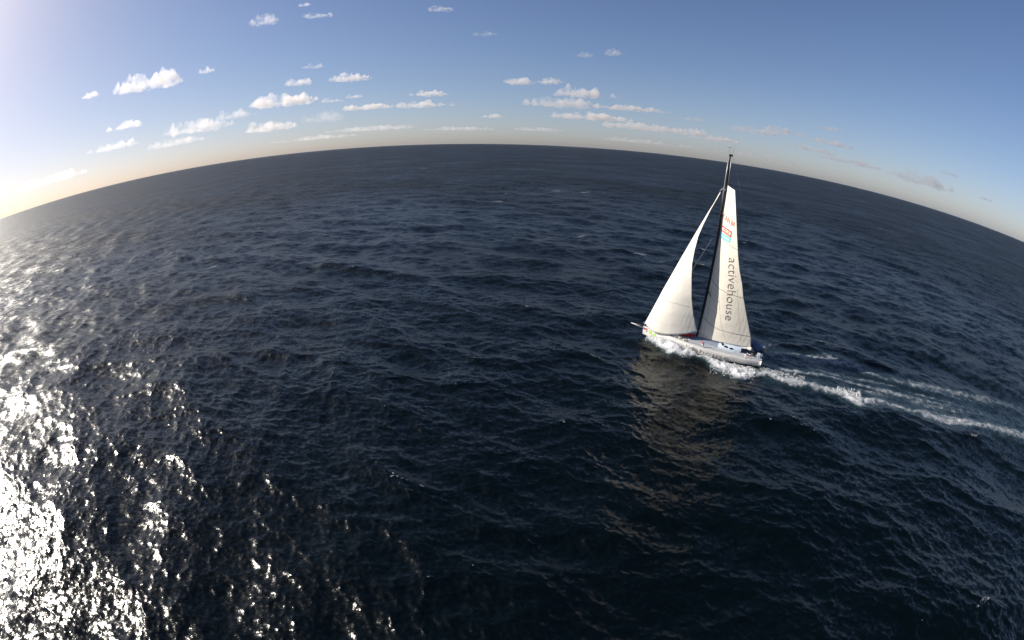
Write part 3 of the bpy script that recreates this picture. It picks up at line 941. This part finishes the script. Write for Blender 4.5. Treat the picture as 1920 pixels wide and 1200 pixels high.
# battens and seams
strip('batten', main_P, [(0.0, 0.692), (0.5, 0.662), (0.995, 0.647)], 0.055, M_seam, mainsail)
strip('batten', main_P, [(0.0, 0.412), (0.14, 0.385), (0.27, 0.368), (0.6, 0.353), (0.995, 0.346)], 0.06, M_seam, mainsail)
strip('batten', main_P, [(0.0, 0.147), (0.16, 0.113), (0.35, 0.0935), (0.65, 0.087), (0.995, 0.084)], 0.06, M_seam, mainsail)
strip('seam', main_P, [(0.01, 0.025), (0.17, 0.0133)], 0.05, M_seam, mainsail)
strip('seam', main_P, [(0.80, 0.02), (0.80, 0.2), (0.84, 0.40)], 0.018, M_seam, mainsail)
strip('seam', main_P, [(0.30, 0.40), (0.22, 0.55), (0.14, 0.66)], 0.018, M_seam, mainsail)
strip('seam', headsail and jib_P, [(0.03, 0.219), (0.57, 0.2108), (0.93, 0.1883)], 0.035, M_seam, headsail)
strip('seam', jib_P, [(0.04, 0.479), (0.945, 0.4675)], 0.016, M_seam, headsail)
for t_ in (0.06, 0.20, 0.27, 0.47, 0.535, 0.61, 0.845, 0.90):
    strip('seam', main_P, [(0.01, t_ + 0.018), (0.4, t_), (0.99, t_ - 0.006)], 0.022, M_seamlight, mainsail, off=0.018)
for t_ in (0.06, 0.13, 0.29, 0.36, 0.56, 0.66, 0.77):
    strip('seam', jib_P, [(0.02, t_ + 0.004), (0.5, t_), (0.97, t_ - 0.016)], 0.022, M_seamlight, headsail, off=0.018)
# luff and leech tapes
strip('leech_tape', jib_P, [(0.992, 0.0), (0.992, 1.0)], 0.03, M_seam, headsail, n=60)

def text_mesh(body, bold=0.0, shear=0.0):
    cu = bpy.data.curves.new('lettering', 'FONT')
    cu.body = body; cu.size = 1.0; cu.offset = bold; cu.shear = shear; cu.resolution_u = 3
    o = bpy.data.objects.new('lettering', cu); COL.objects.link(o)
    bpy.context.view_layer.update()
    dg = bpy.context.evaluated_depsgraph_get()
    me = bpy.data.meshes.new_from_object(o.evaluated_get(dg))
    bpy.data.objects.remove(o); bpy.data.curves.remove(cu)
    co = np.zeros(len(me.vertices) * 3); me.vertices.foreach_get('co', co)
    co = co.reshape(-1, 3)[:, :2]
    faces = [tuple(p.vertices) for p in me.polygons]
    bpy.data.meshes.remove(me)
    return co, faces

def letters_on(name, body, fn_map, mat, parent, bold=0.0, shear=0.0, yref=None):
    """fn_map(a, b): a 0..1 along the text, b 0..1 from baseline to x-height (or cap height) -> 3D points"""
    co, faces = text_mesh(body, bold, shear)
    x0, x1 = co[:, 0].min(), co[:, 0].max()
    h = yref or co[:, 1].max()
    V = fn_map((co[:, 0] - x0) / (x1 - x0), co[:, 1] / h)
    return mesh_obj(name, V, faces, mat, parent, smooth=False)

def bil(c00, c10, c01, c11):
    c00, c10, c01, c11 = map(np.array, (c00, c10, c01, c11))
    def f(a_, b_):
        a_ = np.asarray(a_)[..., None]; b_ = np.asarray(b_)[..., None]
        return (c00 * (1 - a_) + c10 * a_) * (1 - b_) + (c01 * (1 - a_) + c11 * a_) * b_
    return f
def sail_map(q, off):
    def f(a_, b_):
        st_ = q(a_, b_)
        return on_sail(main_P, np.clip(st_[..., 0], 0.004, 0.996), np.clip(st_[..., 1], 0.002, 0.998), off)
    return f

act = bil((0.572, 0.5825), (0.485, 0.1683), (0.848, 0.595), (0.62, 0.1775))
letters_on('sail_lettering', 'activehouse', sail_map(act, 0.035), M_darkprint, mainsail, bold=-0.012, shear=0.12, yref=0.52)
# green leaf over the i
lf = [(0.76, 0.458), (0.79, 0.4535), (0.84, 0.4425), (0.81, 0.4465)]
V = on_sail(main_P, [p[0] for p in lf], [p[1] for p in lf], 0.045)
mesh_obj('sail_leaf_mark', V, [(0, 1, 2, 3)], M_green, mainsail, smooth=False)
can = bil((0.03, 0.800), (0.845, 0.7775), (0.03, 0.832), (0.883, 0.811))
letters_on('sail_number', 'CAN 84', sail_map(can, 0.035), M_redprint, mainsail, bold=-0.004)
red = bil((0.04, 0.7242), (0.652, 0.7092), (0.052, 0.7592), (0.695, 0.7475))
def panel(name, q, a0, a1, b0, b1, off, mat):
    g = np.array([(a_, b_) for b_ in np.linspace(b0, b1, 4) for a_ in np.linspace(a0, a1, 7)])
    V = sail_map(q, off)(g[:, 0], g[:, 1])
    F = [(j * 7 + i, j * 7 + i + 1, (j + 1) * 7 + i + 1, (j + 1) * 7 + i) for j in range(3) for i in range(6)]
    return mesh_obj(name, V, F, mat, mainsail, smooth=False)
panel('sponsor_panel', red, 0, 1, 0, 1, 0.030, M_redprint)
panel('sponsor_panel_glare', red, 0.09, 0.91, 0.22, 0.80, 0.040, M_logoglare)  # pale panel paints the strong light washing out the red logo
letters_on('sponsor_lettering', 'VELUX', sail_map(bil(red(0.16, 0.30), red(0.84, 0.30), red(0.16, 0.74), red(0.84, 0.74)), 0.052), M_redprint, mainsail, bold=0.02)
cy = bil((0.02, 0.6842), (0.598, 0.6717), (0.022, 0.7158), (0.652, 0.7083))
panel('sponsor_panel', cy, 0, 1, 0, 1, 0.030, M_cyan)
letters_on('sponsor_lettering', '5 OCEANS', sail_map(bil(cy(0.1, 0.30), cy(0.9, 0.30), cy(0.1, 0.70), cy(0.9, 0.70)), 0.042), M_white, mainsail, bold=0.02)
# faint ring emblem near the head
ang = np.linspace(0, 2 * np.pi, 28, endpoint=False)
ri = on_sail(main_P, 0.36 + 0.17 * np.cos(ang), 0.926 + 0.017 * np.sin(ang), 0.03)
ro = on_sail(main_P, 0.36 + 0.24 * np.cos(ang), 0.926 + 0.023 * np.sin(ang), 0.03)
mesh_obj('sail_emblem', np.concatenate([ri, ro]), [(k, (k + 1) % 28, 28 + (k + 1) % 28, 28 + k) for k in range(28)], M_yellow, mainsail, smooth=False)

# lettering on the port topside
def side_map(x0, x1, z0, z1, lean=0.0):
    def f(a_, b_):
        x = x0 + (x1 - x0) * a_; z = z0(x) + (z1(x) - z0(x)) * b_
        return np.stack([x, hull_y(x, z) + 0.012, z], -1)
    return f
def hull_map(x0, x1, zb, hgt):
    def f(a_, b_):
        x = x0 + (x1 - x0) * np.asarray(a_); z = zb + hgt * np.asarray(b_)
        y = np.array([float(hull_y(xx, zz)) for xx, zz in zip(np.ravel(x), np.ravel(z))]).reshape(np.shape(x))
        return np.stack([x, y + 0.014, z], -1)
    return f
letters_on('hull_lettering', 'activehouse', hull_map(4.4, -4.35, 0.66, 0.52), M_darkprint, hull, bold=-0.008, shear=0.1, yref=0.52)
letters_on('hull_number', '8', hull_map(8.02, 7.52, 0.80, 0.68), M_green, hull, bold=0.02)
letters_on('hull_number', '4', hull_map(7.34, 6.82, 0.74, 0.62), M_green, hull, bold=0.02)
def hull_panel(name, x0, x1, z0, z1, mat):
    g = np.array([(a_, b_) for b_ in np.linspace(0, 1, 4) for a_ in np.linspace(0, 1, 7)])
    V = hull_map(x0, x1, z0, z1 - z0)(g[:, 0], g[:, 1])
    F = [(j * 7 + i, j * 7 + i + 1, (j + 1) * 7 + i + 1, (j + 1) * 7 + i) for j in range(3) for i in range(6)]
    return mesh_obj(name, V, F, mat, hull, smooth=False)
hull_panel('hull_sponsor_panel', 8.98, 8.32, 1.22, 1.60, M_pink)
hull_panel('hull_sponsor_panel', 8.50, 8.32, 0.98, 1.18, M_bluecloth)
# ---------------------------------------------------------------- clouds
CLOUDS = [   # azimuth, elevation, width and height in degrees of sky, optical depth, label
    (-44.66, 11.52, 8.21, 2.57, 3.5, 'large bright ragged white cloud highest above the left end of the horizon'),
    (-37.30, 11.55, 1.92, 1.09, 3.0, 'small round white cloud just right of the large bright ragged cloud'),
    (-52.12, 10.94, 2.82, 0.90, 2.6, 'small bright white cloud below left of the large ragged cloud'),
    (-47.33, 6.66, 4.88, 1.15, 2.2, 'slim slanting white cloud low over the left horizon'),
    (-30.56, 16.99, 3.59, 1.54, 1.6, 'thin broken white cloud near the top edge, left of centre'),
    (-24.12, 17.03, 3.46, 0.90, 1.6, 'small flat white wisp near the top edge, right of the thin broken cloud'),
    (-25.86, 18.40, 1.67, 0.51, 1.6, 'tiny white wisp cut by the top edge, left of centre'),
    (-9.59, 17.29, 2.95, 0.90, 1.4, 'small pale cloud at the top edge nearest the middle of the picture'),
    (-4.03, 13.98, 2.69, 0.64, 0.5, 'very faint wisp high in the blue, just left of the middle'),
    (-25.85, 8.86, 3.59, 1.15, 2.4, 'small double white cloud left of the flat oval cloud'),
    (-19.72, 8.99, 4.49, 1.35, 2.8, 'flat oval cream cloud standing alone above the middle left horizon'),
    (-23.99, 10.59, 2.82, 0.77, 0.9, 'faint small wisp above the small double cloud'),
    (-27.79, 6.85, 8.66, 1.80, 3.2, 'long grey bottomed cloud with a bright crest, largest of the left centre'),
    (-33.69, 5.80, 4.49, 1.41, 1.2, 'faint ragged tail of cloud below left of the long grey bottomed cloud'),
    (-38.17, 5.16, 8.34, 2.18, 1.6, 'broad soft cream cloud low on the left, above the slanting haze'),
    (-29.58, 3.78, 6.93, 1.54, 2.0, 'flat grey cloud under the long grey bottomed cloud'),
    (-23.07, 4.42, 4.88, 1.92, 0.9, 'pale torn cloud between the flat grey cloud and the twin grey streaks'),
    (-17.86, 5.09, 5.39, 0.83, 2.2, 'thin grey streak of cloud under the flat oval cloud'),
    (-10.43, 6.50, 4.23, 0.83, 2.0, 'upper of the twin grey streaks left of the middle'),
    (-11.35, 5.21, 6.67, 1.15, 2.0, 'lower of the twin grey streaks left of the middle'),
    (-19.40, 6.49, 2.05, 0.64, 1.6, 'tiny white puff above the thin grey streak'),
    (-21.95, 6.21, 2.82, 0.77, 1.3, 'tiny pale puff at the right tip of the long grey bottomed cloud'),
    (-48.86, 4.60, 6.42, 1.28, 1.2, 'faint cream cloud just above the horizon at far left'),
    (-2.77, 3.56, 3.08, 0.58, 1.8, 'small grey dash of cloud over the highest point of the horizon'),
    (0.08, 8.10, 3.98, 1.09, 2.6, 'pinkish white cloud above the middle, left of a pair'),
    (3.77, 8.23, 3.08, 1.03, 2.8, 'pinkish white cloud above the middle, right of a pair'),
    (7.51, 7.09, 7.70, 1.67, 2.6, 'widest pink grey cloud above the horizon right of the middle'),
    (5.03, 5.64, 9.62, 1.54, 1.6, 'soft grey cloud spread under the widest pink grey cloud'),
    (13.35, 5.41, 8.34, 0.83, 2.2, 'long narrow grey cloud tapering to the right, above the mast'),
    (8.53, 4.00, 9.62, 1.09, 2.4, 'low cream crested cloud near the middle of the horizon'),
    (17.10, 3.29, 13.47, 1.28, 2.0, 'long grey bank of cloud sloping down towards the masthead'),
    (23.86, 2.75, 7.06, 0.77, 1.6, 'thin grey streak of cloud just above the masthead'),
    (11.20, 12.31, 2.31, 1.15, 1.5, 'small pink puff high right of the middle, right of a pair'),
    (7.98, 11.77, 2.31, 0.90, 1.0, 'small pink puff high right of the middle, left of a pair'),
    (21.00, 4.83, 2.82, 0.64, 1.1, 'short faint grey dash above the long grey bank'),
    (32.01, 5.08, 5.77, 0.96, 1.8, 'grey lens shaped cloud to the right of the masthead'),
    (28.96, 4.46, 7.06, 0.90, 1.0, 'thin stretched cloud touching the left end of the grey lens shaped cloud'),
    (37.51, 6.31, 3.08, 0.64, 1.3, 'short grey dash right of the grey lens shaped cloud'),
    (37.59, 4.64, 6.16, 0.71, 1.2, 'thin grey streak under the short grey dash'),
    (36.26, 3.51, 7.06, 0.83, 1.0, 'soft grey streak low to the right of the masthead'),
    (40.66, 2.95, 7.70, 0.77, 0.9, 'faint low streak under the soft grey streak'),
    (49.61, 3.15, 8.02, 1.80, 1.5, 'ragged grey cloud low over the right horizon'),
    (53.03, 4.53, 2.82, 0.64, 1.1, 'small grey dash above the ragged grey cloud at right'),
    (57.95, 3.01, 2.05, 0.45, 0.9, 'tiny grey dash closest to the right end of the horizon'),
]
BANKS = [
    (-16.95, 2.44, 10.91, 0.77, 0.5, 'faint flat streak low over the horizon under the thin grey streak'),
    (-6.71, 2.04, 7.70, 0.64, 0.5, 'faint flat streak low over the horizon, left of the small grey dash'),
    (2.48, 2.05, 6.42, 0.58, 0.5, 'faint flat streak low over the middle of the horizon'),
    (-23.33, 1.74, 9.62, 0.64, 0.4, 'faint flat streak almost on the horizon left of the middle'),
    (15.59, 1.38, 10.91, 0.64, 0.5, 'faint flat streak low under the long grey bank'),
    (-57.68, 2.72, 10.91, 1.41, 0.6, 'soft pale cloud low at far left, nearest the bright end of the horizon'),
    (-40.98, 3.55, 7.70, 1.03, 0.6, 'soft pale cloud right of the faint cream cloud at far left'),
    (29.46, 1.42, 10.27, 0.64, 0.4, 'faint flat streak low just right of the masthead'),
]

def cloud_material(tau_per_m, size, name, aniso=0.4):
    m, n, l = nodes_of(name)
    for x in list(n):
        if x.type != 'OUTPUT_MATERIAL': n.remove(x)
    v = n.new('ShaderNodeVolumePrincipled')
    v.inputs['Color'].default_value = (0.97, 0.94, 0.925, 1)
    v.inputs['Anisotropy'].default_value = aniso
    tc = n.new('ShaderNodeTexCoord')
    nz = n.new('ShaderNodeTexNoise')
    nz.inputs['Scale'].default_value = 1.0 / size; nz.inputs['Detail'].default_value = 4; nz.inputs['Roughness'].default_value = 0.6
    l.new(tc.outputs['Object'], nz.inputs['Vector'])
    mr = n.new('ShaderNodeMapRange')
    mr.inputs['From Min'].default_value = 0.43; mr.inputs['From Max'].default_value = 0.70
    mr.inputs['To Min'].default_value = 0.0; mr.inputs['To Max'].default_value = tau_per_m * 2.2
    l.new(nz.outputs['Fac'], mr.inputs['Value'])
    l.new(mr.outputs[0], v.inputs['Density'])
    l.new(v.outputs[0], n['Material Output'].inputs['Volume'])
    return m

def fbm2(x, y, seed, octs=6):
    return noise2(x, y, seed, octs)

def make_cloud(i, az, el, wd, hd, tau, label, base_alt, name='cloud', soft=1.0):
    el_m = max(el - hd * 0.35, 0.9)
    D = base_alt / math.tan(math.radians(el_m))
    slant = D / math.cos(math.radians(el_m))
    W = math.radians(wd) * slant; H = math.radians(hd) * slant
    # a shallow cloud seen low in the sky: depth shows a little of its underside
    dep = min(W * 0.75, 0.55 * H / math.sin(math.radians(max(el, 1.2))))
    dep = max(dep, W * 0.22)
    T = H * 0.6
    nx = 64 if wd > 4 else 44
    ny = 22
    gx = np.linspace(-1.25, 1.25, nx); gy = np.linspace(-1.25, 1.25, ny)
    X, Y = np.meshgrid(gx, gy, indexing='ij')
    ar = W / max(dep, 1)
    n1 = fbm2(X * 2.2 * max(1, wd / 3.5) + 31 * i + 5, Y * 1.6 + 17 * i + 3, 60 + i, 3)
    n2 = fbm2(X * 4.5 * max(1, wd / 3.5) + 11 * i, Y * 2.5 + 7 * i, 160 + i, 3)
    r2 = X ** 2 + Y ** 2
    mask = 1.0 - r2 + (n1 - 0.5) * 2.3 + (n2 - 0.5) * 0.9 - 0.05
    mask[0, :] = mask[-1, :] = -1; mask[:, 0] = mask[:, -1] = -1
    mk = np.clip(mask, 0, 1)
    top = T * (mk ** 0.8) * (0.75 + 0.4 * n2) * (0.55 + 0.6 * n1)
    bot = -T * 0.30 * mk * (0.4 + n2)
    idx = np.arange(nx * ny).reshape(nx, ny)
    keep = (mk[:-1, :-1] > 0) | (mk[1:, :-1] > 0) | (mk[:-1, 1:] > 0) | (mk[1:, 1:] > 0)
    V = np.concatenate([np.stack([X.ravel() * W / 2, Y.ravel() * dep / 2, top.ravel()], 1),
                        np.stack([X.ravel() * W / 2, Y.ravel() * dep / 2, bot.ravel()], 1)])
    F = []
    off = nx * ny
    for a_ in range(nx - 1):
        for b_ in range(ny - 1):
            if not keep[a_, b_]: continue
            q = (idx[a_, b_], idx[a_ + 1, b_], idx[a_ + 1, b_ + 1], idx[a_, b_ + 1])
            F.append(q); F.append(tuple(k + off for k in q[::-1]))
    bm = bmesh.new()
    bv = [bm.verts.new(v) for v in V]
    for f in F: bm.faces.new([bv[k] for k in f])
    bmesh.ops.remove_doubles(bm, verts=bm.verts[:], dist=T * 1e-4)
    bmesh.ops.delete(bm, geom=[v for v in bm.verts if not v.link_faces], context='VERTS')
    me = bpy.data.meshes.new(name); bm.to_mesh(me); bm.free()
    o = bpy.data.objects.new(name, me); COL.objects.link(o)
    a = math.radians(az)
    o.location = (D * math.sin(a), D * math.cos(a), base_alt)
    o.rotation_euler = (0, 0, -a)
    me.materials.append(cloud_material(0.16 * tau / max(T * 0.8, 1.0), min(W * 0.16, H * 1.1), 'cloud_vapour'))
    tag(o, label, 'cloud', 'small clouds low over the sea')
    return o

for i, (az, el, wd, hd, tau, lab) in enumerate(CLOUDS):
    make_cloud(i, az, el, wd, hd, tau, lab, 1250.0)
for i, (az, el, wd, hd, tau, lab) in enumerate(BANKS):
    make_cloud(80 + i, az, el, wd, hd, tau, lab, 800.0)

# ---------------------------------------------------------------- sea air: thin even haze low over the water
def build_haze():
    R, z0, z1 = 64000.0, -4.0, 31.5
    V = [(x, y, z) for z in (z0, z1) for (x, y) in ((-R, -R), (R, -R), (R, R), (-R, R))]
    F = [(3, 2, 1, 0), (4, 5, 6, 7), (0, 1, 5, 4), (1, 2, 6, 5), (2, 3, 7, 6), (3, 0, 4, 7)]
    m, n, l = nodes_of('sea_air')
    for x in list(n):
        if x.type != 'OUTPUT_MATERIAL': n.remove(x)
    v = n.new('ShaderNodeVolumePrincipled')
    v.inputs['Color'].default_value = (0.90, 0.93, 0.97, 1)
    v.inputs['Density'].default_value = 3e-6
    l.new(v.outputs[0], n['Material Output'].inputs['Volume'])
    o = mesh_obj('haze', V, F, m, smooth=False)
    tag(o, 'thin pale haze lying low over the far sea', None, None, 'stuff')
build_haze()
